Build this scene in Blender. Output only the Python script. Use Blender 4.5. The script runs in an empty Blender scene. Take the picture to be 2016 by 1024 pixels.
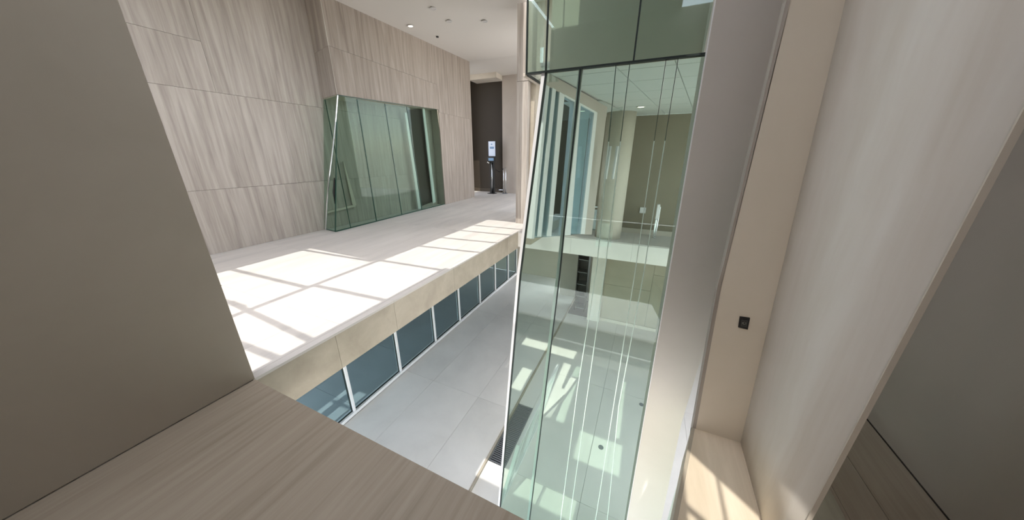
import bpy, bmesh, math, random
from math import sin, cos, radians, pi
from mathutils import Vector, Matrix
random.seed(4)
S = bpy.context.scene
COL = S.collection

# ------------------------------------------------------------------ camera
FPX = 576.96
YAW, PIT, ROL = radians(-24.19), radians(-19.631), radians(.216)
fw = Vector((sin(YAW)*cos(PIT), cos(YAW)*cos(PIT), sin(PIT)))
rt = Vector((cos(YAW), -sin(YAW), 0)); up = rt.cross(fw)
rt, up = cos(ROL)*rt + sin(ROL)*up, -sin(ROL)*rt + cos(ROL)*up
cam = bpy.data.cameras.new('camera'); cam.sensor_width = 36; cam.lens = FPX/2016*36
cam.clip_start = .02; cam.clip_end = 500
co = bpy.data.objects.new('camera', cam); COL.objects.link(co)
co.matrix_world = Matrix(((rt.x, up.x, -fw.x, 0), (rt.y, up.y, -fw.y, 0), (rt.z, up.z, -fw.z, 0), (0, 0, 0, 1)))
S.camera = co

# ------------------------------------------------------------------ light
SUN_EL = 60.0
COT = 1/math.tan(radians(SUN_EL))          # the sun stands behind the camera, due -Y
W = bpy.data.worlds.new('sky'); S.world = W; W.use_nodes = True
nt = W.node_tree; bg = nt.nodes['Background']
sky = nt.nodes.new('ShaderNodeTexSky'); sky.sky_type = 'NISHITA'; sky.sun_disc = False
sky.sun_elevation = radians(SUN_EL); sky.sun_rotation = radians(180)
mixn = nt.nodes.new('ShaderNodeMixRGB'); mixn.inputs[0].default_value = .62
mixn.inputs[2].default_value = (3.6, 3.45, 3.25, 1)
nt.links.new(sky.outputs[0], mixn.inputs[1]); nt.links.new(mixn.outputs[0], bg.inputs[0])
bg.inputs[1].default_value = 2.6
sl = bpy.data.lights.new('sun', 'SUN'); sl.energy = 7; sl.angle = radians(.3); sl.color = (1, .965, .91)
so = bpy.data.objects.new('sun', sl); COL.objects.link(so)
so.rotation_euler = Vector((0, cos(radians(SUN_EL)), -sin(radians(SUN_EL)))).to_track_quat('-Z', 'Y').to_euler()
so.location = (0, -10, 18)
S.view_settings.view_transform = 'Standard'; S.view_settings.look = 'None'
S.view_settings.gamma = 1; S.view_settings.use_curve_mapping = False
S.view_settings.exposure = -0.8

# ------------------------------------------------------------------ helpers
def ray(x, y): return fw*FPX + rt*(x-1008) - up*(y-512)
def on(ax, v, x, y):
    d = ray(x, y); i = 'XYZ'.index(ax); return d*(v/d[i])

def mat(name, base, rough=.6, metal=0, spec=.4):
    m = bpy.data.materials.new(name); m.use_nodes = True
    b = m.node_tree.nodes['Principled BSDF']
    b.inputs['Base Color'].default_value = (*base, 1); b.inputs['Roughness'].default_value = rough
    b.inputs['Metallic'].default_value = metal; b.inputs['Specular IOR Level'].default_value = spec
    return m
def lin(r, g, b):
    f = lambda c: ((c/255+.055)/1.055)**2.4 if c > 10 else c/255/12.92
    return (f(r), f(g), f(b))
def grained(name, c1, c2, scale=(1, 1, 1), rough=.55, detail=8, c3=None, bump=.0, vary=.06, spec=.35, wave=None):
    """streaky or cloudy two-tone surface in world coordinates, slight change from piece to piece"""
    m = mat(name, c1, rough, 0, spec); n = m.node_tree.nodes; l = m.node_tree.links; b = n['Principled BSDF']
    g = n.new('ShaderNodeNewGeometry'); mp = n.new('ShaderNodeMapping'); mp.inputs['Scale'].default_value = scale
    oi = n.new('ShaderNodeObjectInfo'); ml = n.new('ShaderNodeVectorMath'); ml.operation = 'SCALE'; ml.inputs[0].default_value = (3.1, 7.7, 5.3)
    l.new(oi.outputs['Random'], ml.inputs['Scale']); ad = n.new('ShaderNodeVectorMath'); ad.operation = 'ADD'
    l.new(g.outputs['Position'], ad.inputs[0]); l.new(ml.outputs[0], ad.inputs[1]); l.new(ad.outputs[0], mp.inputs['Vector'])
    t = n.new('ShaderNodeTexNoise'); t.inputs['Scale'].default_value = 1; t.inputs['Detail'].default_value = detail
    t.inputs['Roughness'].default_value = .62; t.inputs['Distortion'].default_value = .35
    l.new(mp.outputs[0], t.inputs['Vector'])
    r = n.new('ShaderNodeValToRGB'); r.color_ramp.elements[0].position = .33; r.color_ramp.elements[1].position = .68
    r.color_ramp.elements[0].color = (*c2, 1); r.color_ramp.elements[1].color = (*c1, 1)
    if c3:
        e = r.color_ramp.elements.new(.5); e.color = (*c3, 1)
    src = t.outputs[0]
    if wave:
        wv = n.new('ShaderNodeTexWave'); wv.wave_type = 'RINGS'; wv.rings_direction = wave[0]; wv.inputs['Scale'].default_value = wave[1]
        wv.inputs['Distortion'].default_value = 5; wv.inputs['Detail'].default_value = 3; wv.inputs['Detail Scale'].default_value = 1.2
        mp2 = n.new('ShaderNodeMapping'); mp2.inputs['Scale'].default_value = wave[2]
        l.new(ad.outputs[0], mp2.inputs['Vector']); l.new(mp2.outputs[0], wv.inputs['Vector'])
        mx = n.new('ShaderNodeMath'); mx.operation = 'MULTIPLY_ADD'; mx.inputs[1].default_value = wave[3]
        l.new(wv.outputs['Fac'], mx.inputs[0]); l.new(t.outputs[0], mx.inputs[2]); src = mx.outputs[0]
    l.new(src, r.inputs[0])
    hv = n.new('ShaderNodeHueSaturation'); mr = n.new('ShaderNodeMapRange')
    mr.inputs[3].default_value = 1-vary; mr.inputs[4].default_value = 1+vary*.6
    l.new(oi.outputs['Random'], mr.inputs[0]); l.new(mr.outputs[0], hv.inputs['Value'])
    l.new(r.outputs[0], hv.inputs['Color']); l.new(hv.outputs[0], b.inputs['Base Color'])
    if bump:
        bp = n.new('ShaderNodeBump'); bp.inputs['Strength'].default_value = bump; bp.inputs['Distance'].default_value = .01
        l.new(t.outputs[0], bp.inputs['Height']); l.new(bp.outputs[0], b.inputs['Normal'])
    return m
def glass(name, tint, refl=1.0, ior=1.5):
    m = bpy.data.materials.new(name); m.use_nodes = True; n = m.node_tree.nodes; l = m.node_tree.links
    n.remove(n['Principled BSDF']); out = n['Material Output']
    tr = n.new('ShaderNodeBsdfTransparent'); tr.inputs[0].default_value = (*tint, 1)
    gl = n.new('ShaderNodeBsdfGlossy'); gl.inputs['Roughness'].default_value = .0; gl.inputs[0].default_value = (.95, 1, .98, 1)
    fr = n.new('ShaderNodeFresnel'); gm = n.new('ShaderNodeNewGeometry'); mi = n.new('ShaderNodeMapRange')
    mi.inputs[3].default_value = ior; mi.inputs[4].default_value = 1/ior      # same reflectance from both sides of the pane
    l.new(gm.outputs['Backfacing'], mi.inputs[0]); l.new(mi.outputs[0], fr.inputs[0])
    mu = n.new('ShaderNodeMath'); mu.operation = 'MULTIPLY'; mu.inputs[1].default_value = refl; mu.use_clamp = True
    mx = n.new('ShaderNodeMixShader'); l.new(fr.outputs[0], mu.inputs[0]); l.new(mu.outputs[0], mx.inputs[0])
    l.new(tr.outputs[0], mx.inputs[1]); l.new(gl.outputs[0], mx.inputs[2]); l.new(mx.outputs[0], out.inputs[0])
    return m
def lamp_mat(name, col, s):
    m = mat(name, col); b = m.node_tree.nodes['Principled BSDF']
    b.inputs['Emission Color'].default_value = (*col, 1); b.inputs['Emission Strength'].default_value = s
    return m

def prism(pts, off):
    """closed solid: polygon pts pushed by vector off -> (verts, faces)"""
    pts = [Vector(p) for p in pts]; off = Vector(off); n = len(pts)
    nrm = Vector()
    for i in range(n):
        a, b = pts[i], pts[(i+1) % n]; nrm += a.cross(b)
    if nrm.dot(off) > 0: pts = pts[::-1]
    v = pts + [p+off for p in pts]
    f = [tuple(range(n)), tuple(range(2*n-1, n-1, -1))] + [(i, i+n, (i+1) % n+n, (i+1) % n) for i in range(n)]
    return v, f
def box(x0, x1, y0, y1, z0, z1):
    x0, x1 = sorted((x0, x1)); y0, y1 = sorted((y0, y1)); z0, z1 = sorted((z0, z1))
    return prism([(x0, y0, z0), (x1, y0, z0), (x1, y1, z0), (x0, y1, z0)], (0, 0, z1-z0))
def tube(a, b, r, n=12, r2=None):
    a, b = Vector(a), Vector(b); d = (b-a).normalized(); s = d.orthogonal().normalized(); t = d.cross(s)
    r2 = r if r2 is None else r2
    v = [a+(s*cos(2*pi*i/n)+t*sin(2*pi*i/n))*r for i in range(n)] + [b+(s*cos(2*pi*i/n)+t*sin(2*pi*i/n))*r2 for i in range(n)]
    f = [tuple(range(n-1, -1, -1)), tuple(range(n, 2*n))] + [(i, (i+1) % n, (i+1) % n+n, i+n) for i in range(n)]
    return v, f
def join(*ps):
    V, Fc = [], []
    for v, f in ps:
        k = len(V); V += [Vector(p) for p in v]; Fc += [tuple(i+k for i in q) for q in f]
    return V, Fc
def strip(points, w, off, axis='X'):
    """thin bar that follows a polyline, w wide along axis, off = depth vector"""
    wv = Vector((w, 0, 0)) if axis == 'X' else Vector((0, w, 0))
    out = []
    for a, b in zip(points[:-1], points[1:]):
        a, b = Vector(a), Vector(b); out.append(prism([a-wv/2, a+wv/2, b+wv/2, b-wv/2], off))
    return join(*out)
def obj(name, geo, m, parent=None, bevel=0, smooth=False):
    v, f = geo; v = [Vector(p) for p in v]
    if parent is not None:
        base = Vector(parent['base']); 
    else:
        lo = Vector([min(p[i] for p in v) for i in range(3)]); hi = Vector([max(p[i] for p in v) for i in range(3)])
        base = Vector(((lo.x+hi.x)/2, (lo.y+hi.y)/2, lo.z))
    me = bpy.data.meshes.new(name); me.from_pydata([p-base for p in v], [], f); me.validate()
    bm = bmesh.new(); bm.from_mesh(me); bmesh.ops.recalc_face_normals(bm, faces=bm.faces); bm.to_mesh(me); bm.free()
    me.materials.append(m)
    o = bpy.data.objects.new(name, me); COL.objects.link(o)
    if parent is not None: o.parent = parent; o['base'] = list(base)
    else: o.location = base; o['base'] = list(base)
    if bevel:
        b = o.modifiers.new('bevel', 'BEVEL'); b.width = bevel; b.segments = 2; b.limit_method = 'ANGLE'
    if smooth:
        for p in me.polygons: p.use_smooth = len(p.vertices) == 4
    return o
def struct(name, geo, m, **k):
    o = obj(name, geo, m, **k); o['kind'] = 'structure'; return o
def sroot(name, loc):
    o = bpy.data.objects.new(name, None); COL.objects.link(o); o.location = loc; o['base'] = list(loc); o['kind'] = 'structure'; o.empty_display_size = .1
    return o
def thing(name, label, cat, loc, group=None):
    o = bpy.data.objects.new(name, None); COL.objects.link(o); o.location = loc; o['base'] = list(loc); o.empty_display_size = .1
    o['label'] = label; o['category'] = cat
    if group: o['group'] = group
    return o
def tag(o, label, cat, group=None):
    o['label'] = label; o['category'] = cat
    if group: o['group'] = group
    return o

# ------------------------------------------------------------------ materials
M = {}
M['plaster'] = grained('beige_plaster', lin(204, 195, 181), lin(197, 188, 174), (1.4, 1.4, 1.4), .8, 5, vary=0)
M['plaster_left'] = grained('shaded_taupe_plaster', lin(170, 160, 146), lin(164, 154, 140), (1.4, 1.4, 1.4), .8, 5, vary=0)  # shade on the near left wall put into a darker base colour
M['plaster_col'] = grained('mauve_grey_plaster', lin(202, 194, 184), lin(197, 189, 179), (1.4, 1.4, 1.4), .8, 5, vary=0)
M['plaster_grey'] = grained('grey_beige_plaster', lin(186, 176, 166), lin(180, 170, 160), (1.4, 1.4, 1.4), .8, 5, vary=0)
M['streaked'] = grained('pale_streaked_plaster', lin(226, 221, 212), lin(214, 206, 194), (6, 6, .7), .75, 4, vary=0)  # whitened base stands in for brighter light on the right wall
M['ceiling'] = mat('ceiling_white', lin(214, 209, 201), .9)
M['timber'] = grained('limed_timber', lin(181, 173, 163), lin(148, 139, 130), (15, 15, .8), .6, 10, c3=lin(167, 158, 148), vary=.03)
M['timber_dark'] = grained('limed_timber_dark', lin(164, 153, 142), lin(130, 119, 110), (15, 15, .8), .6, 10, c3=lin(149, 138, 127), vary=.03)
M['ledge'] = grained('brown_grey_wood', lin(170, 158, 141), lin(151, 139, 122), (26, 1.1, 20), .5, 9, c3=lin(163, 150, 133), vary=.02, wave=('X', .9, (3, .35, 1), .12))
M['plank'] = grained('pale_plank', lin(222, 208, 186), lin(202, 187, 163), (9, 1.0, 9), .5, 9, vary=.03)
M['deck'] = grained('pale_deck_tile', lin(204, 199, 192), lin(186, 182, 176), (3.2, .5, 1), .55, 7, c3=lin(198, 193, 186), vary=.02)
M['stone'] = grained('pale_stone', lin(233, 228, 220), lin(219, 214, 206), (.9, .9, .9), .45, 8, c3=lin(227, 222, 214), vary=.02)
M['fascia'] = grained('beige_stone', lin(184, 174, 156), lin(164, 154, 137), (3, 3, 3), .6, 9, vary=.03)
M['white_frame'] = mat('white_frame', lin(225, 224, 222), .4)
M['dark'] = mat('dark_gasket', lin(28, 38, 34), .5)
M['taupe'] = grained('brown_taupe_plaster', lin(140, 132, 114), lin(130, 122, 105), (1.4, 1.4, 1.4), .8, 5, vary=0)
M['lower_beige'] = grained('beige_block', lin(176, 168, 150), lin(164, 156, 138), (1.2, 1.2, 1.2), .7, 6, vary=.05)
M['slate'] = grained('grey_stone', lin(158, 164, 165), lin(140, 147, 149), (.9, .9, .9), .45, 8)
M['plaster_alcove'] = grained('light_beige_plaster', lin(224, 213, 196), lin(218, 207, 189), (1.4, 1.4, 1.4), .8, 5, vary=0)
M['gap'] = mat('shadow_gap', lin(60, 54, 46), .9)
M['brown'] = mat('dark_brown_panel', lin(54, 45, 34), .6)
M['chrome'] = mat('brushed_steel', (.75, .77, .78), .22, 1)
M['black'] = mat('black_plastic', lin(30, 29, 28), .45)
M['greenedge'] = mat('pale_green_glass_edge', lin(196, 216, 202), .35)
M['greendark'] = mat('dark_green_glass_edge', lin(34, 70, 56), .3)
M['glass'] = glass('green_glass', (.775, .85, .81), .8, 1.5)
M['glass_niche'] = glass('niche_glass', (.76, .83, .79), .3, 1.45)
M['glass_blue'] = glass('blue_glass', (.72, .82, .84), 1.0, 1.5)
M['glass_clear'] = glass('clear_glass', (.95, .975, .965), .6, 1.5)
M['screen'] = lamp_mat('lit_screen', lin(196, 205, 222), .5)
M['screen_blue'] = mat('screen_print', lin(120, 155, 190), .4)
M['lamp'] = lamp_mat('lamp_glow', (1, .86, .66), 14)
M['lampoff'] = mat('unlit_lamp_white', lin(205, 202, 198), .5)
M['tile_white'] = mat('ceiling_tile', lin(206, 210, 203), .9)
M['graymetal'] = mat('grate_metal', lin(128, 130, 132), .45, .3)

DZ = -1.6       # deck, ledge and far gallery level
LZ = -4.8       # lower floor level
RZ = .75        # ceiling of the room behind the glass
EDGE = -2.51    # edge of the deck over the void
def zc(y): return 2.58+.052*y      # sloping ceiling over the gallery

# ================================================================== STRUCTURE
# ---- upper deck with large tiles
dk = sroot('floor_deck', (-4.6, 5, DZ-.4))
SLOT = ((-5.36, -5.24), (-5.06, -4.84)); SY0, SY1 = .2, 1.62     # unseen slots added to drop two strips of sun into the lower room
obj('slab', join(box(-8.2, EDGE-.02, -3, SY0, DZ-.39, DZ-.02), box(-8.2, EDGE-.02, SY1, 13, DZ-.39, DZ-.02), box(-8.2, SLOT[0][0], SY0, SY1, DZ-.39, DZ-.02),
    box(SLOT[0][1], SLOT[1][0], SY0, SY1, DZ-.39, DZ-.02), box(SLOT[1][1], EDGE-.02, SY0, SY1, DZ-.39, DZ-.02)), M['gap'], dk)
xs = [-7.8, -6.6, -5.4, -4.2, -3.0, EDGE-.075]
ys = [-3, -1.8, SY0, SY1, 3.0, 5.4, 7.8, 10.2, 13]
for i in range(len(xs)-1):
    for j in range(len(ys)-1):
        if ys[j] == SY0:
            e_ = [xs[i], *[v for sl_ in SLOT for v in sl_ if xs[i] < v < xs[i+1]], xs[i+1]]
            for q in range(0, len(e_), 2): obj('tile', box(e_[q]+.001, e_[q+1]-.001, SY0+.001, SY1-.001, DZ-.02, DZ), M['deck'], dk)
            continue
        obj('tile', box(xs[i]+.001, xs[i+1]-.001, ys[j]+.001, ys[j+1]-.001, DZ-.02, DZ), M['deck'], dk)
cy_ = [-3, .83, 2.22, 3.42, 4.9, 6.4, 9.1]
for a, b in zip(cy_[:-1], cy_[1:]):
    obj('coping', box(EDGE-.07, EDGE+.004, a+.001, b-.001, DZ-.022, DZ+.002), M['deck'], dk)
fy = [-.4, .83, 1.485, 2.22, 3.42, 5.37, 7.2, 9.1]
for a, b in zip(fy[:-1], fy[1:]):
    obj('panel', box(EDGE-.025, EDGE, a+.0015, b-.0015, DZ-.40, DZ-.022), M['fascia'], dk)
# far gallery slab across the void
fg = sroot('floor_gallery', (0, 7.5, DZ-.38))
obj('slab', box(EDGE+.0, 3.6, 5.95, 9.1, DZ-.37, DZ-.02), M['gap'], fg)
gx = [EDGE+.001, -1.3, -.1, 1.1, 2.3, 3.6]
for a, b in zip(gx[:-1], gx[1:]):
    obj('tile', box(a+.001, b-.001, 5.93, 7.5, DZ-.02, DZ), M['deck'], fg)
    obj('panel', box(a+.001, b-.001, 5.92, 5.945, DZ-.37, DZ-.022), M['stone'], fg)

# ---- near landing (wooden ledge)
nl = sroot('floor_landing', (-.5, -1, DZ-.35))
obj('slab', box(-2.49, 3.6, -3, .80, DZ-.33, DZ-.02), M['gap'], nl)
obj('board', box(-2.5, .40, -3, .83, DZ-.02, DZ), M['ledge'], nl, bevel=.002)
obj('board', box(.402, 1.6, -3, .83, DZ-.02, DZ), M['ledge'], nl, bevel=.002)
obj('panel', box(-2.5, 1.6, .802, .828, DZ-.33, DZ-.021), M['fascia'], nl)

# ---- near left wall
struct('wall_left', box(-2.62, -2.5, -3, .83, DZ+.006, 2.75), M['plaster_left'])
struct('trim_shade_left', box(-2.60, -2.506, -3, .824, DZ, DZ+.008), M['gap'])  # dark strip stands for the shade in the gap under the wall

# ---- timber wall of panels, left side of the gallery
tw = sroot('wall_timber', (-6.7, 2, DZ))
obj('backing', box(-6.75, -6.575, -3, 8.6, DZ, 3.2), M['gap'], tw)
def tp(y0, y1, z0, z1):
    obj('panel', box(-6.575, -6.55, y0+.0015, y1-.0015, z0+.002, z1-.002), M['timber'], tw)
tp(-3, -.4, DZ, -.55); tp(-.4, 2.0, DZ, -.55); tp(2.0, 3.59, DZ, -.55); tp(3.59, 6.4, DZ, -.54); tp(6.4, 8.6, DZ, -.54)
tp(-3, -.1, -.55, .94); tp(-.1, 1.6, -.55, .94); tp(1.6, 3.85, -.55, .94); tp(3.85, 6.4, -.54, .94); tp(6.4, 8.6, -.54, .94)
tp(-3, .7, .94, 1.63); tp(.7, 2.92, .94, 1.63); tp(-3, .7, 1.63, 3.1); tp(.7, 2.92, 1.63, 3.1); tp(2.92, 4.75, .94, 3.1); tp(4.752, 6.4, .94, 1.4); tp(6.4, 8.6, .94, 1.4)

# ---- timber bulkhead over the glazed niche and wall to its right
def xb(y): return -6.07-.046*(y-4.1)
bk = sroot('wall_bulkhead', (-6.3, 8, DZ))
NS, NE = 4.74, 8.32
zs0 = on('X', xb(NS), 664, 186).z; zs1 = on('X', xb(8.15), 861, 215).z
def bf(y0, y1, za0, za1, zb0, zb1, nm='panel'):
    a, b = y0+.0015, y1-.0015
    P = [(xb(a), a, za0), (xb(b), b, za1), (xb(b), b, zb1), (xb(a), a, zb0)]
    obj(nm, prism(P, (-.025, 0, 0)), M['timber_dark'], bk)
def zs(y): return zs0+(zs1-zs0)*(y-NS)/(NE-NS)
bys = [NS, 6.4, NE]
for a, b in zip(bys[:-1], bys[1:]):
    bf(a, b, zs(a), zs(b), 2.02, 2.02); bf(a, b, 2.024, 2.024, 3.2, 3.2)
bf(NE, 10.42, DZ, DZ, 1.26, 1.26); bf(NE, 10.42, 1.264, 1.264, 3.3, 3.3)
obj('return_panel', prism([(-6.55, NS-.002, 1.12), (xb(NS), NS-.002, zs0), (xb(NS), NS-.002, 2.02), (-6.55, NS-.002, 1.93)], (0, .02, 0)), M['timber'], bk)
obj('return_panel', prism([(-6.55, NS-.002, 1.934), (xb(NS), NS-.002, 2.024), (xb(NS), NS-.002, 3.2), (-6.55, NS-.002, 3.2)], (0, .02, 0)), M['timber'], bk)
obj('soffit', prism([(-6.55, NS, 1.12), (xb(NS)-.026, NS, zs0), (xb(NE)-.026, NE, zs1), (-6.55, NE, zs1-.02)], (0, 0, .03)), M['plaster'], bk)
obj('end_cheek', prism([(xb(NE)-.026, NE, DZ), (-6.55, NE, DZ), (-6.55, NE, zs1), (xb(NE)-.026, NE, zs1)], (0, .03, 0)), M['plaster_grey'], bk)
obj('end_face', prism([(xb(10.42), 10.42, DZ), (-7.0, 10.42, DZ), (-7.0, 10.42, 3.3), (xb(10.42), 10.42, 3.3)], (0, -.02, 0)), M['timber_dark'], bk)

# ---- ceiling over the gallery (sloping, with the roof light cut out nearer the camera)
HY = {}
def sy(y, z=DZ, zr=2.82): return y-(zr-z)*COT     # where the sun ray that lands on (y, z) crosses the roof
def cell(x0, x1, y0, y1, name='ceiling_panel', m=None, par=None, flat=2.82, t=.06):
    obj(name, box(x0, x1, y0, y1, flat, flat+t), m or M['ceiling'], par)
rf = sroot('ceiling', (-2, 2, 2.8))
y_split = sy(6.72)
P = [(-7.2, y_split), (-2.75, y_split), (-2.75, 10.42), (-7.2, 10.42)]
obj('ceiling_panel', prism([(x, y, max(2.80, zc(y)) if y > 4.6 else 2.82) for x, y in P], (0, 0, .06)), M['ceiling'], rf)
obj('ceiling_panel', prism([(-7.7, 10.42, zc(10.42)), (-2.4, 10.42, zc(10.42)), (-2.4, 12.45, 3.0), (-7.7, 12.45, 3.0)], (0, 0, .06)), M['ceiling'], rf)
# light well: wide part X -5.4.. up to bar, narrow part beyond
yA = sy(.2)-1.6; yM = sy(3.13)
cell(-7.2, -5.42, -3.2, y_split, par=rf)
cell(-5.42, -3.72, yM, y_split, par=rf)
cell(-5.42, -2.5, -3.2, yA, par=rf)
# roof-light bars, each a beam (positions follow from where their shadows fall)
rl = thing('roof_light', 'steel framed roof light whose bars throw the grid of shadow on the deck', 'skylight', (-4, 1, 2.82))
def bar(p, q, w=.05):
    p = Vector((p[0], sy(p[1]), 2.83)); q = Vector((q[0], sy(q[1]), 2.83)); d = (q-p).normalized(); s = Vector((-d.y, d.x, 0))*w/2
    obj('bar', prism([p-s, p+s, q+s, q-s], (0, 0, .04)), M['graymetal'], rl)
bar((-3.78, .3), (-3.78, 6.7), .085)
bar((-5.44, .93), (-2.5, 1.03)); bar((-5.3, 1.36), (-3.9, 1.41), .035); bar((-5.42, 1.96), (-3.78, 2.02)); bar((-3.78, 2.1), (-2.5, 2.18))
bar((-5.42, 3.0), (-3.84, 3.08), .045); bar((-3.72, 3.17), (-2.5, 3.24)); bar((-3.72, 4.06), (-2.5, 4.19)); bar((-3.72, 4.72), (-2.5, 4.85)); bar((-3.7, 5.4), (-2.5, 5.51)); bar((-3.7, 5.98), (-2.5, 6.06))
bar((-4.2, 1.4), (-2.5, 1.3))

# roof over the void and landing: solid cells, unseen cut-outs shaped to place the sun patches
def roof_grid(x0, x1, y0, y1, holes, par, z=2.82):
    X = sorted({x0, x1, *[h[0] for h in holes], *[h[1] for h in holes]}); Y = sorted({y0, y1, *[h[2] for h in holes], *[h[3] for h in holes]})
    X = [v for v in X if x0 <= v <= x1]; Y = [v for v in Y if y0 <= v <= y1]
    for j in range(len(Y)-1):
        run = None
        for i in range(len(X)):
            solid = i < len(X)-1 and not any(h[0] <= (X[i]+X[i+1])/2 <= h[1] and h[2] <= (Y[j]+Y[j+1])/2 <= h[3] for h in holes)
            if solid and run is None: run = X[i]
            if not solid and run is not None:
                cell(run, X[i], Y[j], Y[j+1], par=par, flat=z); run = None
L = lambda y: sy(y, LZ)
H = lambda x0, x1, y0, y1, z=LZ-.04: (x0, x1, sy(y0, z), sy(y1, z))
holes = [H(-1.27, -.83, 4.26, 6.0), H(-2.49, -.70, 6.2, 6.56), H(-.5, .24, 3.64, 4.26), H(.11, .18, 4.34, 5.93), H(-1.85, -.3, 2.72, 3.05),
         H(-2.12, -1.88, 4.65, 5.4), (-1.55, -1.15, sy(5.92, -1.61), sy(5.92, -1.61)+.075),
         (-2.5, 1.25, 3.5, 5.9),          # unseen lantern added for sky light on the void
         (.395, .72, sy(.84), sy(1.56)), (.12, .69, sy(-.7), sy(.72))]   # added slots for sun and bounce light at the alcove
roof_grid(-2.5, 3.6, -3.2, 9.1, holes, rf)
# unseen infill and bars shaped to cut the sun patch in the alcove
ax0, ax1 = .43, .74
obj('ceiling_panel', prism([(.41, sy(1.545), 2.825), (.41, sy(1.58), 2.825), (.75, sy(1.58), 2.825), (.75, sy(1.245), 2.825)], (0, 0, .05)), M['ceiling'], rf)
obj('slot_bar', box(.545, .562, sy(.84), sy(1.56), 2.82, 2.86), M['graymetal'], rf)
obj('slot_bar', prism([(.34, sy(1.23), 2.83), (.34, sy(1.205), 2.83), (.54, sy(1.09), 2.83), (.54, sy(1.115), 2.83)], (0, 0, .03)), M['graymetal'], rf)
# lantern added out of view: walls and lid, sides open for sky light
ln = sroot('trim_added_lantern', (-.6, 4.3, 2.88))
obj('south_wall', box(-2.5, 1.25, 3.45, 3.50, 2.88, 5.4), M['ceiling'], ln)
obj('curb', join(box(-2.52, -2.5, 3.5, 5.9, 2.88, 3.05), box(1.25, 1.27, 3.5, 5.9, 2.88, 3.05)), M['ceiling'], ln)
for x in (-2.52, 1.25):
    for y in (4.3, 5.1): obj('mullion', box(x, x+.04, y-.02, y+.02, 3.05, 5.4), M['white_frame'], ln)
obj('lid', box(-2.55, 1.3, 3.45, 5.9, 5.4, 5.45), M['ceiling'], ln)
for x in (-1.6, -.6, .4): obj('mullion', box(x-.02, x+.02, 5.88, 5.92, 2.88, 5.4), M['white_frame'], ln)

# ---- far end of the gallery
struct('wall_far', box(-5.95, -2.4, 12.2, 12.3, DZ, 3.3), M['plaster_grey'])
struct('wall_recess', box(-7.6, -5.95, 12.35, 12.45, DZ, 3.3), M['brown'])
struct('trim_1', box(-7.2, -5.95, 11.7, 12.34, 2.86, 3.06), M['plaster'])
struct('baseboard_recess', box(-7.5, -5.97, 12.31, 12.348, DZ, DZ+.16), mat('brown_skirting', lin(70, 60, 48), .5))
struct('baseboard_far', box(-5.94, -2.9, 12.17, 12.2, DZ, DZ+.14), M['plaster_grey'])
struct('wall_gallery_end', box(-7.7, -7.6, 10.4, 12.45, DZ, 3.3), M['brown'])

# ---- column at the corner of the deck and bulkhead beside it
cl = thing('column', 'tall pale square column standing at the far corner of the sunlit deck', 'column', (-2.75, 6.9, DZ))
obj('shaft', box(-2.89, -2.63, 6.65, 7.15, DZ, 1.50), M['timber'], cl)
obj('side_face', box(-2.63, -2.52, 6.85, 7.15, DZ, 1.50), M['fascia'], cl)
obj('head', box(-2.885, -2.45, 6.64, 7.2, 1.504, 2.86), M['timber'], cl)
obj('lintel', box(-2.449, -.95, 6.64, 7.2, 1.504, 2.86), M['plaster'], sroot('trim_5', (-1.7, 6.9, 1.5)))
obj('ceiling_board', prism([(-1.35, 4.9, RZ+.0), (-.75, 4.9, RZ+.0), (-.47, 6.85, RZ+.0), (-1.35, 6.85, RZ+.0)], (0, 0, .018)), mat('soffit_white', lin(200, 203, 196), .9), sroot('ceiling_soffit', (-1, 6, .75)))
struct('wall_corridor', box(-2.5, -1.2, 8.4, 8.5, DZ, 2.8), M['brown'])

# ---- lower level: floor tiles, two levels
lf = sroot('floor_lower', (-3.5, 4, LZ))
obj('slab', box(-4.6, 3.6, -2, 12, LZ-.30, LZ-.08), M['gap'], lf)
lx = [-4.58, -3.79, -2.62, -1.83]
ly = [-2, .9, 4.13, 7.3, 10.95]
for i in range(3):
    for j in range(4):
        obj('tile', box(lx[i]+.002, lx[i+1]-.002, ly[j]+.002, ly[j+1]-.002, LZ-.08, LZ), M['stone'], lf)
obj('edge_strip', box(-1.83, -1.80, -2, 10.95, LZ-.08, LZ+.004), M['fascia'], lf)
lx2 = [-1.796, -.25, 1.3, 3.6]; ly2 = [-2, 3.05, 5.55, 8.43]
for i in range(3):
    for j in range(3):
        if i == 0 and j == 1:
            obj('tile', box(-1.48, lx2[1]-.002, ly2[j]+.002, ly2[j+1]-.002, LZ-.08, LZ-.04), M['stone'], lf)
            obj('tile', box(-1.794, -1.484, 4.374, ly2[j+1]-.002, LZ-.08, LZ-.04), M['stone'], lf)
        else:
            obj('tile', box(lx2[i]+.002, lx2[i+1]-.002, ly2[j]+.002, ly2[j+1]-.002, LZ-.08, LZ-.04), M['stone'], lf)
gr = thing('floor_grate', 'dark slotted floor grate beside the foot of the glass wall', 'grate', (-1.64, 4.3, LZ-.08))
obj('frame', join(box(-1.792, -1.775, 3.06, 4.37, LZ-.08, LZ-.036), box(-1.50, -1.482, 3.06, 4.37, LZ-.08, LZ-.036), box(-1.775, -1.50, 3.06, 3.08, LZ-.08, LZ-.036)), M['graymetal'], gr)
obj('pan', box(-1.775, -1.5, 3.08, 4.37, LZ-.08, LZ-.075), M['black'], gr)
first = None
for k in range(36):
    y = 3.10+k*.035
    if first is None: first = obj('slat', box(-1.774, -1.501, y, y+.018, LZ-.07, LZ-.038), M['graymetal'], gr)
    else:
        o = first.copy(); COL.objects.link(o); o.parent = gr; o.location = (0, k*.035, 0)
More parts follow.
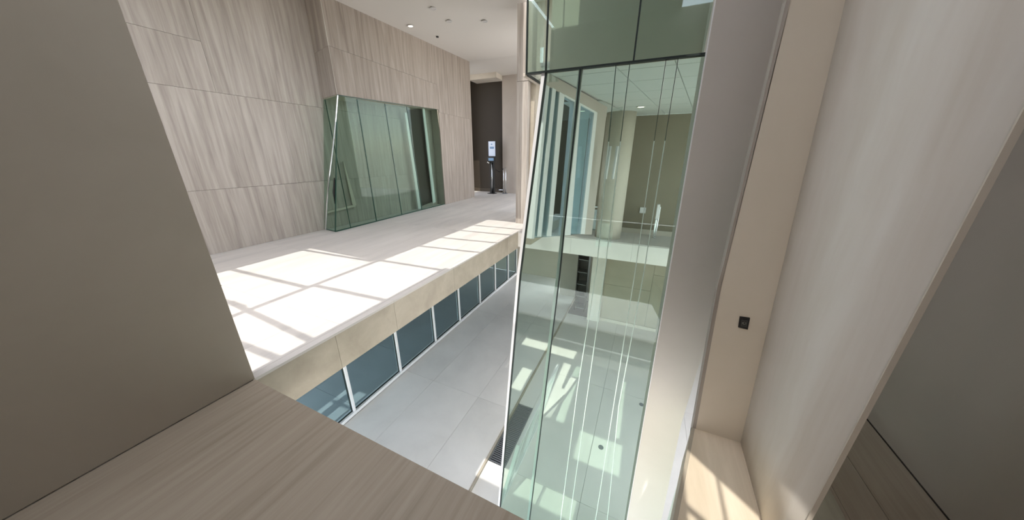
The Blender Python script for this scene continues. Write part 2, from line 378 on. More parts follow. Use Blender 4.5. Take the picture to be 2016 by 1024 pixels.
# lower room behind the windows
lr = sroot('floor_lower_room', (-6.4, 5, LZ-.1))
for i, (a, b) in enumerate(((-8.4, -7.2), (-7.2, -6.0), (-6.0, -4.76))):
    for c, d in ((-2, 1.2), (1.2, 2.9), (2.9, 4.6), (4.6, 7.2), (7.2, 10.95)):
        obj('tile', box(a+.003, b-.003, c+.003, d-.003, LZ-.1, LZ-.01), M['slate'], lr)
struct('wall_lower_room', box(-8.5, -8.4, -2, 11, LZ, LZ+1.2), M['plaster'])
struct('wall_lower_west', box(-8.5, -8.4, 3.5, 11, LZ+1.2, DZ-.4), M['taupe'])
struct('wall_lower_end', box(-8.4, -1.7, 10.95, 11.05, LZ, DZ-.4), M['plaster'])
wb = sroot('wall_lower_back', (1.4, 8.5, LZ-.04))
obj('backing', box(-.78, 3.6, 8.48, 8.55, LZ-.04, DZ-.37), M['gap'], wb)
for i_, (xa, xb_) in enumerate(((-.78, .5), (.5, 1.7), (1.7, 2.9), (2.9, 3.6))):
    for za, zb in (((LZ-.04, -3.1), (-3.1, DZ-.37)) if i_ % 2 else ((LZ-.04, -3.6), (-3.6, -2.6), (-2.6, DZ-.37))):
        obj('panel', box(xa+.003, xb_-.003, 8.45, 8.48, za+.003, zb-.003), M['lower_beige'], wb)
struct('trim_2', box(-.78, 3.6, 8.42, 8.45, LZ-.04, LZ+.06), M['plaster'])
struct('wall_lower_pier', box(-1.15, -.78, 8.3, 8.8, LZ-.04, DZ-.37), M['streaked'])
struct('wall_lower_passage', box(-2.4, -1.0, 9.6, 9.7, LZ-.04, DZ-.37), M['plaster_grey'])
struct('wall_lower_south', box(-8.4, 3.6, -2.1, -2, LZ, LZ+.5), M['plaster'])
struct('wall_east', join(box(3.6, 3.7, -3.2, 2.9, DZ-.4, 2.88), box(3.6, 3.7, 5.7, 9.1, DZ-.4, 2.88), box(3.6, 3.7, 2.9, 5.7, DZ-.4, DZ), box(3.6, 3.7, 2.9, 5.7, 2.5, 2.88), box(3.6, 3.7, 5.0, 9.1, LZ, DZ-.4)), M['plaster'])
k = 9
for (ya, yb, za, zb) in ((-2, 5.0, LZ, DZ-.4), (2.9, 5.7, DZ, 2.5)):  # unseen east windows added to let sky light into the void
    w = sroot('window_%d' % k, (3.65, (ya+yb)/2, za)); k += 1
    y = ya
    while y < yb-.2:
        obj('mullion', box(3.62, 3.68, y, y+.05, za, zb), M['white_frame'], w); y += 1.4
    obj('sill', box(3.61, 3.70, ya, yb, za-.0, za+.05), M['white_frame'], w)
struct('floor_street', box(-30, 40, -40, 40, LZ-.6, LZ-.5), M['stone'])

# windows along the lower floor: each bay a window
WX = -4.65
base = [(699, 811), (786, 732), (853, 673), (900, 632), (943, 599), (971, 573), (998, 552), (1020, 539)]
wy = [1.55]+[on('Z', LZ, *p).y for p in base]
for k in range(len(wy)-1):
    a, b = wy[k], wy[k+1]
    w = sroot('window_%d' % (k+1), (WX, (a+b)/2, LZ))
    obj('sill', box(WX-.06, WX+.06, a+.002, b-.002, LZ, LZ+.07), M['white_frame'], w, bevel=.003)
    obj('head_frame', box(WX-.04, WX+.04, a+.002, b-.002, DZ-.46, DZ-.40), M['white_frame'], w)
    obj('mullion', box(WX-.04, WX+.05, b-.05, b-.003, LZ+.07, DZ-.46), M['white_frame'], w, bevel=.003)
    obj('gasket', join(box(WX-.01, WX+.014, b-.068, b-.05, LZ+.07, DZ-.46), box(WX-.01, WX+.014, a+.003, b-.05, LZ+.07, LZ+.085)), M['dark'], w)
    obj('pane', box(WX-.008, WX+.004, a+.003, b-.068, LZ+.085, DZ-.46), M['glass_blue'], w)

# ================================================================== GLASS ENCLOSURE over the void
GY = 2.45
ZT = .595
def gp(x, y): p = on('Y', GY, x, y); return (p.x, p.y, p.z)
def lower(pts):
    """extend polyline of pixel points down to the lower floor"""
    q = [Vector(gp(*p)) for p in pts]; q[0].z = ZT
    a, b = q[-2], q[-1]; t = (LZ-.03-b.z)/(b.z-a.z)
    if b.z > LZ: q.append(b+(b-a)*t)
    return q
J = {'end': [(1072, 142), (1022, 540), (983, 998)],
     'A': [(1142.5, 138), (1102, 540), (1043, 1020)],
     'B': [(1212.5, 130), (1173.6, 540), (1137.5, 760), (1104, 1020)],
     'C': [(1239.7, 127), (1190, 540), (1158.7, 760), (1122, 1020)],
     'D': [(1311, 119), (1249.7, 540), (1214, 760), (1173, 1020)],
     'E': [(1335, 116), (1267, 540), (1222, 760), (1196, 1020)],
     'R': [(1400, 107), (1323, 512), (1240, 1020)]}
JP = {k: lower(v) for k, v in J.items()}
gw = thing('glass_wall', 'tall green tinted glass wall hanging over the void beside the grey column', 'glass wall', (-.5, GY, LZ-.04))
keys = ['end', 'A', 'B', 'C', 'D', 'E', 'R']
def at_z(q, z):
    for a, b in zip(q[:-1], q[1:]):
        if (a.z-z)*(b.z-z) <= 0: return a+(b-a)*((z-a.z)/(b.z-a.z))
    return q[-1].copy()
zl = [ZT, -.9, -2.3, LZ-.03]
for a, b in zip(keys[:-1], keys[1:]):
    A, B = [at_z(JP[a], z) for z in zl], [at_z(JP[b], z) for z in zl]
    g = Vector((.0035, 0, 0))
    poly = [p+g for p in A]+[p-g for p in B[::-1]]
    obj('pane', prism(poly, (0, .010, 0)), M['glass'], gw)
obj('end_frame', strip([p+Vector((-.008, 0, 0)) for p in JP['end']], .030, (0, .05, 0)), M['white_frame'], gw)
obj('end_gasket', strip([p+Vector((.013, -.004, 0)) for p in JP['end']], .014, (0, .02, 0)), M['dark'], gw)
obj('joint_frame', strip([p+Vector((-.026*min(1, (ZT-p.z)/2), .014, 0)) for p in JP['A']], .03, (0, .02, 0)), M['white_frame'], gw)
obj('joint', strip([p+Vector((0, -.003, 0)) for p in JP['A']], .010, (0, .016, 0)), M['dark'], gw)
for k in 'BCDE':
    top = [at_z(JP[k], z) for z in (ZT, .1)]; low = [at_z(JP[k], z) for z in (.1, -.9, -2.3, LZ-.03)]
    o = obj('joint', strip([p+Vector((0, -.002, 0)) for p in low], .0065, (0, .014, 0)), M['greenedge'], gw)
    obj('joint_top', strip([p+Vector((0, -.002, 0)) for p in top], .0045, (0, .014, 0)), M['greendark'], gw)
obj('head_gasket', strip([(-.985, GY-.01, ZT), (.26, GY-.01, ZT)], .0, (0, 0, 0)) if False else box(-.985, .215, GY-.012, GY+.03, ZT-.002, ZT+.010), M['dark'], gw)

# transom glass box above the head
tb = thing('glass_transom', 'upper green glass box above the head line of the tall glass wall', 'glass box', (-.5, GY, ZT+.012))
ux = [-.985, on('Y', GY, 1075, 120).x, on('Y', GY, 1247, 122).x, .205]
for a, b in zip(ux[:-1], ux[1:]):
    obj('pane', box(a+.004, b-.004, GY, GY+.012, ZT+.012, 2.0), M['glass'], tb)
for x in ux[:-1]:
    obj('joint', box(x-.005, x+.005, GY-.004, GY+.014, ZT+.012, 2.0), M['dark'], tb)
obj('side_pane', box(-.99, -.98, GY+.016, 2.83, ZT+.012, 2.0), M['glass_clear'], tb)
obj('soffit_pane', box(-.98, ux[1], GY+.035, 2.83, ZT+.012, ZT+.022), M['glass_clear'], tb)
obj('soffit_edge', box(-.992, -.978, GY+.035, 2.84, ZT-.004, ZT+.011), M['dark'], tb)
obj('soffit_trim', box(-1.012, -.993, GY, 2.86, ZT-.012, ZT+.012), M['plaster'], tb)

# spandrel wall behind the transom
struct('wall_spandrel', prism([(-.93, 2.86, .70), (1.6, 2.86, .70), (1.6, 2.86, 2.8), (-.93, 2.86, 2.8)], (0, .08, 0)), M['plaster'])

# room seen through the glass: skewed left wall with windows, tiled ceiling, back wall

A0 = Vector((-1.03, 3.08, 0)); B0 = Vector((-.84, 4.92, 0)); wd = (B0-A0).normalized(); wn = Vector((-wd.y, wd.x, 0))
def wp(x, y):
    """pixel on the plane of the skewed wall"""
    d = ray(x, y); t = A0.dot(wn)/d.dot(wn); return d*t
rw = sroot('wall_glazed', (-.95, 4, DZ))
off = wn*.06
def wq(name, px, m, o=None, out=0):
    p = [wp(*q)-wn*out for q in px]; return obj(name, prism(p, o or off), m, rw)
top0 = wp(1076, 142); top1 = wp(1177, 200)
wq('header', [(1076, 141), (1177, 199), (1175, 223), (1076, 168)], M['plaster_grey'])
wq('end_pier', [(1176, 199), (1196, 211), (1165, 462), (1149, 462), (1174, 223)], M['plaster_grey'])
for (a, b, c, d) in (((1075, 168), (1080, 171), (1050, 470), (1045, 470)), ((1086, 173), (1093, 177), (1064, 466), (1057, 466)), ((1100, 181), (1110, 187), (1084, 465), (1076, 465)),
                     ((1130, 201), (1142, 207), (1122, 463), (1106, 463)), ((1169, 219), (1175, 222), (1150, 461), (1142, 461))):
    wq('mullion', [a, b, c, d], M['white_frame'], out=.01)
wq('head_rail', [(1110, 186), (1174, 221), (1174, 225), (1110, 190)], M['white_frame'], out=.01)
wq('pane', [(1080, 172), (1169, 219), (1143, 461), (1050, 469)], glass('window_glass', (.74, .83, .88), .5), wn*.01)
wq('pale_fill_panel', [(1079, 171), (1107, 186), (1079, 466), (1049, 470)], M['streaked'], wn*.008, out=-.05)  # pale panel added behind the pane to lighten it
wq('blind', [(1142, 210), (1165, 220), (1139, 461), (1120, 461)], M['streaked'], wn*.008, out=-.03)
# tiled ceiling with skewed rows
ct = sroot('ceiling_room', (.2, 5, RZ))
obj('void_board', prism([(-1.05, 2.96, RZ+.02), (1.9, 2.96, RZ+.02), (1.9, 7.0, RZ+.02), (-1.35, 7.0, RZ+.02)], (0, 0, .03)), M['lampoff'], ct)
sk = .145
def tpt(u, v): return Vector((u+sk*(v-3.08), v, RZ))
us = [-1.03, -.42, .05, .64, 1.23]
vs = [2.96, 3.3, 3.8, 4.4, 5.0, 5.6, 6.2, 6.85]
for i in range(4):
    for j in range(7):
        g = .004
        obj('ceiling_tile', prism([tpt(us[i]+g, vs[j]+g), tpt(us[i+1]-g, vs[j]+g), tpt(us[i+1]-g, vs[j+1]-g), tpt(us[i]+g, vs[j+1]-g)], (0, 0, .02)), M['tile_white'], ct)
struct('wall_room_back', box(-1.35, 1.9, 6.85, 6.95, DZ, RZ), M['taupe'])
struct('baseboard_room', box(-.5, 1.9, 6.82, 6.85, DZ, DZ+.10), M['plaster'])
struct('trim_3', prism([on('Z', DZ, 1046, 462)+Vector((0, 0, 0)), on('Z', DZ, 1052, 462), on('Z', DZ, 1117, 425), on('Z', DZ, 1111, 424)], (0, 0, .0)), M['deck']) if False else None
rc = tag(obj('round_column', tube((-.62, 6.28, DZ), (-.62, 6.28, RZ), .26, 40), M['plaster'], smooth=True), 'pale round column behind the glass at the edge of the far gallery', 'column')

# reflection of the deck edge built as a low upstand behind the glass
pa = sroot('trim_4', (-1.85, 6.5, DZ))
p0, p1 = on('Z', -1.4, 1045, 462), on('Z', -1.4, 1113, 424)
obj('reflected_edge_side', prism([p0, p1, p1+Vector((0, 0, -.2)), p0+Vector((0, 0, -.2))], (-.10, 0, 0)), M['fascia'], pa)
obj('reflected_edge_top', prism([p0, p1, p1+Vector((-.25, 0, 0)), p0+Vector((-.25, 0, 0))], (0, 0, .02)), M['deck'], pa)

# inner glazed screen standing on the lower floor
s0, s1 = on('Z', LZ-.04, 987, 1000), on('Z', LZ-.04, 1061, 838)
s1 = s0+(s1-s0)*1.1
sc = thing('glazed_screen', 'white framed glass screen on the lower floor behind the green glass', 'glass screen', tuple((s0+s1)/2))
dv = (s1-s0); nv = Vector((-dv.y, dv.x, 0)).normalized()*.04
def scq(name, t0, t1, z0, z1, m, th=1.0):
    a, b = s0+dv*t0, s0+dv*t1; h = LZ-.04
    a.z = b.z = 0
    ln_ = lambda z: Vector(((z-LZ)*.20, 0, z))
    obj(name, prism([a+ln_(z0), b+ln_(z0), b+ln_(z1), a+ln_(z1)], nv*th), m, sc)
scq('sill', 0, 1, LZ-.04, LZ+.06, M['white_frame'])
for t in (.0, .12, .5, .97): scq('mullion', t, t+.025, LZ+.06, -3.5, M['white_frame'])
for a, b in ((.025, .12), (.145, .5), (.525, .97)): scq('pane', a, b, LZ+.06, -3.5, M['glass_clear'], .2)
scq('head_rail', 0, 1, -3.5, -3.46, M['white_frame'])

# ================================================================== GREY COLUMN, alcove, fin wall
def yp(Y, x, y): p = on('Y', Y, x, y); return Vector(p)
CY = 2.40
cp = [yp(CY, 1410, -60), yp(CY, 1410, 0), yp(CY, 1323, 512), yp(CY, 1235, 1024), yp(CY, 1226, 1080), yp(CY, 1288, 1080), yp(CY, 1302, 1024), yp(CY, 1342, 832), yp(CY, 1424, 560), yp(CY, 1556, 0), yp(CY, 1570, -60)]
top = [Vector((.20, CY, 2.8)), Vector((.62, CY, 2.8))]
cp = [top[0]]+cp[1:-1]+[top[1]]
bot_l, bot_r = Vector((.34, CY, LZ)), Vector((.66, CY, LZ))
cp = [top[0], cp[1], cp[2], cp[3], bot_l, bot_r, cp[6], cp[7], cp[8], cp[9], top[1]]
gc = thing('tall_column', 'tall smooth grey column at the right end of the green glass wall', 'column', (.45, CY+.2, LZ))
obj('shaft', prism(cp, (0, .35, 0)), M['plaster_col'], gc)
obj('edge_bead', strip([cp[0]+Vector((-.003, .01, 0)), cp[1]+Vector((-.003, .01, 0)), cp[2]+Vector((-.003, .01, 0)), cp[3]+Vector((-.003, .01, 0)), bot_l+Vector((-.003, .01, 0))], .006, (0, .02, 0)), M['white_frame'], gc)

AY = 1.72
kx = (.567-.718)/(.542+1.6)
def cx_(z): return .718+kx*(z+1.6)
al = sroot('wall_alcove', (.6, AY, DZ))
aL = lambda x, y: yp(AY, x, y)
obj('back', prism([aL(1369, 849), Vector((.75, AY, DZ)), Vector((cx_(2.8)+.05, AY, 2.8)), Vector((.36, AY, 2.8)), aL(1556, 0), aL(1430, 520), aL(1421, 560)], (0, .06, 0)), M['plaster_alcove'], al)
obj('jamb', prism([aL(1362, 851), aL(1369, 849), aL(1421, 562), aL(1431, 520), aL(1558, -2), aL(1549, -2), aL(1425, 520), aL(1413, 562)], (0, .05, 0)), M['timber'], al)
obj('jamb', prism([aL(1558, -2), aL(1549, -2), Vector((.36, AY, 2.8)), Vector((.38, AY, 2.8))], (0, .05, 0)), M['timber'], al)
# glazed strip beside the alcove, running back to the column
sg = thing('side_glass', 'narrow glass strip with a dark edge between grey column and alcove', 'glass panel', (.5, 2, LZ))
q = [Vector((.478, AY+.01, LZ)), Vector((.62, CY+.3, LZ)), Vector((.62, CY+.3, .5)), Vector((.40, AY+.01, .5))]
ql = [aL(1340, 1000), aL(1362, 851), aL(1413, 562), aL(1431, 500)]
pl = [p*(1.795/AY) for p in ql]
obj('pane', prism([Vector((pl[0].x-.05, 1.795, LZ)), pl[0], pl[1], pl[2], pl[3], Vector((.64, CY-.02, .2)), Vector((.66, CY-.02, LZ))], (.004, 0, 0)), M['glass'], sg)
obj('edge', strip([Vector((pl[0].x-.05, 1.79, LZ)), pl[0]+Vector((-.004, -.005, 0)), pl[1]+Vector((-.004, -.005, 0)), pl[2]+Vector((-.004, -.005, 0))], .006, (0, .02, 0)), M['dark'], sg)

fn = sroot('wall_right', (.72, 1.4, DZ))
FY, FX = 1.075, .70
n_ = 14
V, Fc = [], []
for i in range(n_+1):
    z = DZ+(2.8-DZ)*i/n_
    V += [Vector((cx_(z), AY, z)), Vector((FX, FY, z))]
for i in range(n_): Fc.append((2*i, 2*i+1, 2*i+3, 2*i+2))
k = len(V)
V += [p+Vector((.013 if j % 2 else .07, .0, 0)) for j, p in enumerate(V[:k])]
for i in range(n_): Fc.append((k+2*i, k+2*i+2, k+2*i+3, k+2*i+1))
for i in range(n_): Fc += [(2*i+1, k+2*i+1, k+2*i+3, 2*i+3), (2*i, 2*i+2, k+2*i+2, k+2*i)]
Fc += [(0, k, k+1, 1), (2*n_, 2*n_+1, k+2*n_+1, k+2*n_)]
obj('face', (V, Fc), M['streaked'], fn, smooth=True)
obj('end_bead', box(FX-.001, FX+.013, FY-.006, FY-.001, DZ, 2.8), M['plaster'], fn)

af = sroot('floor_alcove', (.6, 1.3, DZ-.3))
e0, e1 = on('Z', DZ, 1369, 849), on('Z', DZ, 1335, 1024)
e2 = e0+(e1-e0)*((.832-e0.y)/(e1.y-e0.y))
c1 = on('Z', DZ, 1458, 868)
def plank(poly): obj('plank', prism(poly, (0, 0, -.02)), M['plank'], af, bevel=.0008)
plank([e2, Vector((.74, .832, DZ)), Vector((.74, AY, DZ)), Vector((e0.x, AY, DZ))])
obj('edge_trim', prism([e2, Vector((e0.x, AY, DZ)), Vector((e0.x-.018, AY, DZ)), e2-Vector((.018, 0, 0))], (0, 0, -.30)), M['fascia'], af)
obj('slab', prism([e2, Vector((.74, .832, DZ-.02)), Vector((.74, AY, DZ-.02)), Vector((e0.x, AY, DZ-.02))], (0, 0, -.28)), M['gap'], af)

rfz = sroot('floor_side', (1.3, 1.7, DZ-.3))
obj('plank', box(1.085, 1.249, .832, 2.7, DZ-.02, DZ), M['ledge'], rfz, bevel=.002)
obj('plank', box(1.251, 1.504, .832, 2.7, DZ-.02, DZ), M['ledge'], rfz, bevel=.002)
obj('edge_trim', box(1.068, 1.083, .832, 2.7, DZ-.3, DZ), M['ledge'], rfz)
obj('pit', box(.80, 1.068, .832, 2.7, DZ-.5, DZ-.45), M['brown'], rfz)
obj('pit_beam', box(.80, 1.068, 1.7, 1.74, DZ-.45, DZ-.40), M['graymetal'], rfz)
struct('wall_side', box(1.51, 1.6, -3, 2.8, DZ-.5, 2.8), M['plaster_grey'])
struct('trim_shade_side', box(1.505, 1.511, -3, 2.7, DZ-.01, DZ+.003), M['gap'])  # thin dark strip drawn as the shade line at the wall foot
struct('wall_side_end', box(.80, 1.51, 2.7, 2.8, DZ-.5, 2.8), M['plaster_grey'])
struct('wall_behind', box(-7.2, 3.6, -3.2, -3.1, DZ, 2.82), M['plaster'])

# ================================================================== NICHE GLAZING
ng = thing('glass_niche', 'green glass enclosure of five panes set in the timber wall', 'glass enclosure', (-6.15, 6.3, DZ))
def nx(y): return xb(y)-.02
tops = [(664, 188), (703, 195), (758, 204), (801, 210), (861, 216)]
bots = [(661, 458), (742, 437), (792, 425), (831, 413), (884, 401)]
def npt(x, y):
    d = ray(x, y); # plane X = xb(Y)-.02
    # X + .046 Y = -6.07-.02+.046*4.1
    t = (-6.09+.046*4.1)/(d.x+.046*d.y); return d*t
T = [npt(*p) for p in tops]; B = [npt(*p) for p in bots]
for b in B: b.z = DZ+.008
Tb = Vector((-6.545, T[0].y-.02, T[0].z-.06)); Bb = Vector((-6.545, B[0].y+.06, DZ+.008))
for i in range(4):
    g = Vector((0, .006, 0))
    obj('pane', prism([B[i]+g, B[i+1]-g, T[i+1]-g, T[i]+g], (-.012, 0, 0)), M['glass_niche'], ng)
obj('return_pane', prism([Bb, B[0], T[0], Tb], (0, .01, 0)), M['glass_niche'], ng)
jl = [(B[0], T[0]), (B[1], T[1]), (B[2], T[2]), (B[3], T[3])]
for a, b in jl:
    obj('joint', strip([a+Vector((.002, 0, 0)), b+Vector((.002, 0, 0))], .018, (-.02, 0, 0), axis='Y'), M['greendark'], ng)
obj('joint', strip([Vector((B[0].x, 4.50, DZ+.008)), Vector((-6.5, T[0].y-.01, T[0].z-.05))], .014, (-.012, 0, 0), axis='Y'), M['greendark'], ng)
# bowed chrome stiffener crossing the return pane
cpts = []
for (x, y), u in (((664, 188), 0), ((660, 240), .12), ((655, 290), .35), ((648, 345), .6), ((643, 400), .85), ((640.5, 452), 1)):
    d = ray(x, y); X = (-6.09)*(1-u)+(-6.5)*u; cpts.append(d*(X/d.x)+Vector((.01, 0, 0)))
obj('chrome_stiffener', join(*[tube(a, b, .017, 8) for a, b in zip(cpts[:-1], cpts[1:])]), M['chrome'], ng)
obj('bottom_rail', join(strip([B[0]+Vector((0, 0, -.002)), B[4]+Vector((0, 0, -.002))], .001, (0, 0, .02)), prism([B[0], B[4], B[4]+Vector((-.02, 0, 0)), B[0]+Vector((-.02, 0, 0))], (0, 0, .02)), prism([Bb, B[0], B[0]+Vector((0, .02, 0)), Bb+Vector((0, .02, 0))], (0, 0, .016))), M['greendark'], ng)
obj('top_rail', prism([T[0], T[4], T[4]+Vector((-.02, 0, 0)), T[0]+Vector((-.02, 0, 0))], (0, 0, .02)), M['greendark'], ng)
obj('right_frame', strip([B[4]+Vector((.004, 0, 0)), T[4]+Vector((.004, 0, 0))], .05, (-.03, 0, 0), axis='Y'), M['fascia'], ng)
def ipt(x, y, X=-6.50): d = ray(x, y); return d*(X/d.x)
obj('black_handle', prism([ipt(658.5, 350, -6.12), ipt(662, 360, -6.12), ipt(661, 385, -6.12), ipt(660, 402, -6.12), ipt(656, 378, -6.12)], (-.02, 0, 0)), M['black'], ng)
# reflections in the glass built as solids: L strip, two pale bars, dark zone
obj('reflection_strip', join(prism([ipt(645, 416), ipt(700, 403), ipt(700, 407), ipt(645, 420)], (-.03, 0, 0)), prism([ipt(676, 318), ipt(678, 322), ipt(702, 404), ipt(695, 405)], (-.03, 0, 0))), M['plaster'], ng)
obj('reflected_bar', prism([ipt(797, 222, -6.4), ipt(803, 222, -6.4), ipt(831, 410, -6.4), ipt(824, 412, -6.4)], (-.03, 0, 0)), M['white_frame'], ng)
obj('reflected_bar', prism([ipt(832, 214, -6.4), ipt(836, 214, -6.4), ipt(858, 398, -6.4), ipt(853, 400, -6.4)], (-.03, 0, 0)), M['white_frame'], ng)
obj('reflection_dark', prism([ipt(803, 216, -6.5), ipt(832, 214, -6.5), ipt(854, 396, -6.5), ipt(830, 406, -6.5)], (-.02, 0, 0)), M['brown'], ng)

# ================================================================== CEILING FITTINGS
def ceil_pt(x, y):
    d = ray(x, y); t = 2.58/(d.z-.052*d.y); return d*t
def downlight(x, y, lit, label, grp=None, r=.075, p=None):
    p = ceil_pt(x, y) if p is None else p; tilt = .052 if p.z > 2 else 0
    t = thing('downlight', label, 'ceiling light', (p.x, p.y, p.z), grp or ('recessed downlights in the gallery ceiling' if p.z > 2 else None))
    n = 24; V = []; Fc = []
    for ring, (rr, h) in enumerate(((r, 0), (r, -.008), (r*.78, -.010), (r*.7, .02))):
        for i in range(n):
            a = 2*pi*i/n; yy = rr*sin(a); V.append(Vector((p.x+rr*cos(a), p.y+yy, p.z+h+tilt*yy)))
    for q in range(3):
        for i in range(n): Fc.append((q*n+i, q*n+(i+1) % n, (q+1)*n+(i+1) % n, (q+1)*n+i))
    obj('ring', (V, Fc), M['lampoff'], t, smooth=True)
    o = obj('lens', tube((p.x, p.y, p.z-.006), (p.x, p.y, p.z-.002), r*.72, 20), M['lamp'] if lit else M['lampoff'], t)
    return t
downlight(808, 51, True, 'lit recessed downlight in the white ceiling nearest the timber wall')
downlight(970, 121, True, 'small lit downlight far back in the white ceiling')
downlight(1014, 151, True, 'lit downlight in the ceiling right beside the square column head', p=Vector((-5.35, 11.95, 3.045)))
downlight(884, 42, False, 'unlit white downlight left of its twin in the white ceiling')
downlight(954, 42, False, 'unlit white downlight nearest the square column in the white ceiling')
downlight(852, 17, False, 'unlit white downlight nearest the top edge of the photo')
p = ceil_pt(861, 72)
tag(obj('ceiling_sensor', tube((p.x, p.y, p.z-.02), (p.x, p.y, p.z), .035, 16), M['black']), 'small black round sensor on the white ceiling', 'sensor')
downlight(0, 0, True, 'lit downlight in the tiled ceiling behind the green glass', p=on('Z', RZ-.001, 1262, 210), r=.07)

# ================================================================== KIOSK, BARRIER and things in the room
kp = on('Z', DZ, 969, 381)
kk = thing('hand_sanitiser_stand', 'tall stand with a white lit screen in front of the dark recess', 'kiosk', (kp.x, kp.y, DZ))
kx0, ky = kp.x, kp.y
sc_ = lambda px, py: on('Y', ky, px, py)
obj('base', box(kx0-.16, kx0+.16, ky-.16, ky+.16, DZ, DZ+.02), M['black'], kk, bevel=.004)
obj('post', box(kx0-.10, kx0+.12, ky-.0, ky+.06, DZ+.02, sc_(969, 318).z), M['black'], kk, bevel=.004)
obj('steel_tube', tube((kx0+.02, ky-.03, DZ+.02), (kx0+.02, ky-.03, sc_(969, 320).z), .022, 14), M['chrome'], kk, smooth=True)
a, b = sc_(961.2, 278), sc_(975.6, 308)
scb = obj('screen_body', box(a.x-.01, b.x+.01, ky-.0, ky+.06, b.z-.02, a.z+.01), M['black'], kk, bevel=.005)
obj('screen', box(a.x+.01, b.x-.01, ky-.006, ky-.001, b.z+.01, a.z-.01), M['screen'], scb)
c, d = sc_(964.5, 289), sc_(972.5, 293)
obj('screen_text', box(c.x, d.x, ky-.009, ky-.0065, d.z, c.z), M['screen_blue'], scb)
c, d = sc_(966.5, 283), sc_(969.5, 285)
obj('screen_mark', box(c.x, d.x, ky-.009, ky-.0065, d.z, c.z), M['screen_blue'], scb)
a, b = sc_(961.2, 308.5), sc_(975.6, 318)
dsp = obj('dispenser', box(a.x, b.x, ky-.10, ky+.05, b.z, a.z), M['black'], kk, bevel=.008)
c, d = sc_(964, 311), sc_(974, 316.5)
obj('display', box(c.x, d.x, ky-.106, ky-.101, d.z, c.z), M['screen_blue'], dsp)
obj('nozzle', tube(sc_(961.5, 318.5)+Vector((0, -.12, 0)), sc_(964, 321)+Vector((0, -.05, 0)), .03, 10), M['chrome'], kk)

bp = on('Z', DZ, 994, 381.3)
br = thing('rope_barrier', 'low steel barrier with a hanging strap beside the screen stand', 'barrier', (bp.x, bp.y, DZ))
for px in (991.5, 995.5):
    q0 = on('Y', bp.y, px, 376); q1 = on('Y', bp.y, px, 330)
    obj('post', tube((q0.x, bp.y, DZ), (q1.x, bp.y, q1.z), .022, 12), M['chrome'], br, smooth=True)
obj('base', tube((bp.x-.01, bp.y, DZ), (bp.x-.01, bp.y, DZ+.015), .13, 20), M['graymetal'], br)
q0 = on('Y', bp.y, 976, 333); q1 = on('Y', bp.y, 991, 332)
sp = [q0.lerp(q1, t/8)+Vector((0, 0, -.12*sin(pi*t/8))) for t in range(9)]
obj('strap', join(*[tube(a, b, .016, 8) for a, b in zip(sp[:-1], sp[1:])]), M['black'], br)
q0 = on('Y', bp.y, 979, 374); q1 = on('Y', bp.y, 991, 374)
obj('foot_rail', tube(q0, q1, .016, 8), M['chrome'], br)

# wall device on the alcove wall
sp0 = [aL(1456, 622.5), aL(1476, 625.2), aL(1471.5, 648), aL(1453, 643.5)]
sk_ = thing('wall_socket', 'small black square socket on the alcove wall', 'socket', tuple(sp0[3]))
plt = obj('plate', prism([p-Vector((0, .001, 0)) for p in sp0], (0, -.006, 0)), M['black'], sk_)
cc = sum(sp0, Vector())/4
inn = [cc+(p-cc)*.58 for p in sp0]
def ring_frame(outer, s):
    inner = [cc+(p-cc)*s for p in outer]; parts = []
    for i in range(4):
        j = (i+1) % 4; parts.append(prism([outer[i], outer[j], inner[j], inner[i]], (0, -.004, 0)))
    return join(*parts)
obj('inner_frame', ring_frame([p-Vector((0, .0071, 0)) for p in inn], .72), mat('dark_grey_plastic', lin(70, 70, 66), .4), sk_)
obj('socket_insert', tube(cc+Vector((0, -.0072, 0)), cc+Vector((0, -.010, 0)), .009, 16), mat('grey_insert', lin(110, 110, 104), .4), sk_)
obj('outlet_hole', tube(cc+Vector((.001, -.0101, .002)), cc+Vector((.001, -.0108, .002)), .004, 12), M['black'], sk_)

# door pulls seen behind the glass
DP = 5.0
dr = thing('glass_door', 'frameless glass door with two long white pull handles behind the green glass', 'door', (-.55, DP, DZ))
def yq(x, y): return on('Y', DP, x, y)
obj('leaf', prism([yq(1203, 215), yq(1226, 210), yq(1203, 486), yq(1172, 486)], (0, .012, 0)), M['glass_clear'], dr)
for x0, y0, x1, y1 in ((1199, 288, 1191.5, 352), (1203, 288, 1194, 352), (1216.5, 288, 1207, 352)):
    obj('handle', tube(yq(x0, y0)+Vector((0, -.05, 0)), yq(x1, y1)+Vector((0, -.05, 0)), .015 if x0 < 1210 else .02, 12), M['white_frame'], dr, smooth=True)
# white wall plate on room back wall
a, b = on('Y', 6.85, 1260.5, 408), on('Y', 6.85, 1270.5, 420)
tag(obj('wall_plate', box(a.x, b.x, 6.835, 6.85, b.z, a.z), M['white_frame'], bevel=.003), 'small white square plate on the wall behind the green glass', 'wall plate')
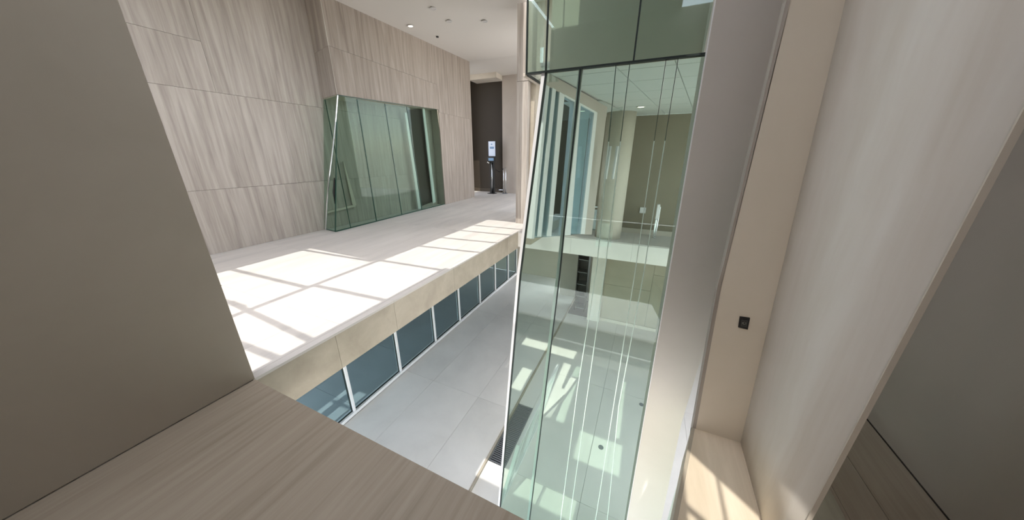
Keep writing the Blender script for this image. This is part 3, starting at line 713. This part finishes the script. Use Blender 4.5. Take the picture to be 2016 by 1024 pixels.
# turnstile posts on the far gallery
def turnstile(px, base_y, top_y, label, w=.035):
    Y = on('Z', DZ, px, base_y).y; q = on('Z', DZ, px, base_y); t = on('Y', Y, px+7, top_y)
    g = thing('gate_post', label, 'gate post', (q.x, q.y, DZ), 'gate posts behind the green glass')
    obj('foot', box(q.x-w, q.x+w, Y-.06, Y+.06, DZ, DZ+.02), M['chrome'], g, bevel=.003)
    obj('shaft', box(q.x-w*.45, q.x+w*.45, Y-.03, Y+.03, DZ+.02, t.z-.30), M['chrome'], g, bevel=.006)
    obj('head', box(q.x-w*.8, q.x+w*.8, Y-.05, Y+.05, t.z-.30, t.z), M['white_frame'], g, bevel=.01)
    obj('rail', tube((q.x+w, Y+.0, DZ+.02), (q.x+w*1.1, Y, t.z-.05), .010, 8), M['chrome'], g)
    return g, q, t
turnstile(1286, 468, 402, 'steel and white gate post in front of the dark back wall behind glass')
g, q, t = turnstile(1147, 458, 406, 'steel gate post with a glass wing near the round column')
obj('wing', box(q.x+.07, q.x+.30, q.y-.006, q.y+.006, DZ+.08, t.z-.06), M['glass_blue'], g)
obj('top_rail', tube((q.x, q.y, t.z-.02), (q.x+.32, q.y, t.z+.0), .014, 8), M['chrome'], g)
# dark wire stool partly behind the column
q = on('Z', DZ, 1341, 458)
st = thing('wire_stool', 'dark wire legged stool half hidden by the grey column', 'stool', (q.x, q.y, DZ))
obj('seat', box(q.x-.16, q.x+.16, q.y-.16, q.y+.16, DZ+.60, DZ+.63), M['black'], st, bevel=.01)
for sx in (-1, 1):
    for s2 in (-1, 1): obj('leg', tube((q.x+.17*sx, q.y+.17*s2, DZ), (q.x+.12*sx, q.y+.12*s2, DZ+.60), .010, 8), M['black'], st)
obj('foot_ring', join(*[tube((q.x+.155*a, q.y+.155*b, DZ+.18), (q.x+.155*c, q.y+.155*d, DZ+.18), .007, 6) for a, b, c, d in ((-1, -1, 1, -1), (1, -1, 1, 1), (1, 1, -1, 1), (-1, 1, -1, -1))]), M['black'], st)
# dark shelving on the lower floor
sx0, sx1 = -1.66, -1.32
sh = thing('shelving_unit', 'dark shelving unit in the passage on the lower floor behind glass', 'shelving', (-1.5, 8.9, LZ-.04))
for x in (sx0, sx1-.02): obj('side', box(x, x+.02, 8.75, 9.1, LZ-.04, DZ-.5), M['black'], sh)
obj('back', box(sx0+.02, sx1-.02, 9.08, 9.1, LZ-.04, DZ-.5), M['black'], sh)
for k in range(7): obj('shelf', box(sx0+.02, sx1-.02, 8.76, 9.08, LZ+.05+k*.42, LZ+.07+k*.42), M['graymetal'], sh)
# floor discs in the lower floor
for i, ((x, y), lab) in enumerate((((1263, 797), 'round dark floor cap near the column foot on the lower floor'), ((1183, 881), 'round dark floor cap in the middle of the sunlit lower floor strip'))):
    q = on('Z', LZ-.04, x, y)
    obj('floor_cap', tube((q.x, q.y, LZ-.04), (q.x, q.y, LZ-.034), .045, 20), M['graymetal'], lf)
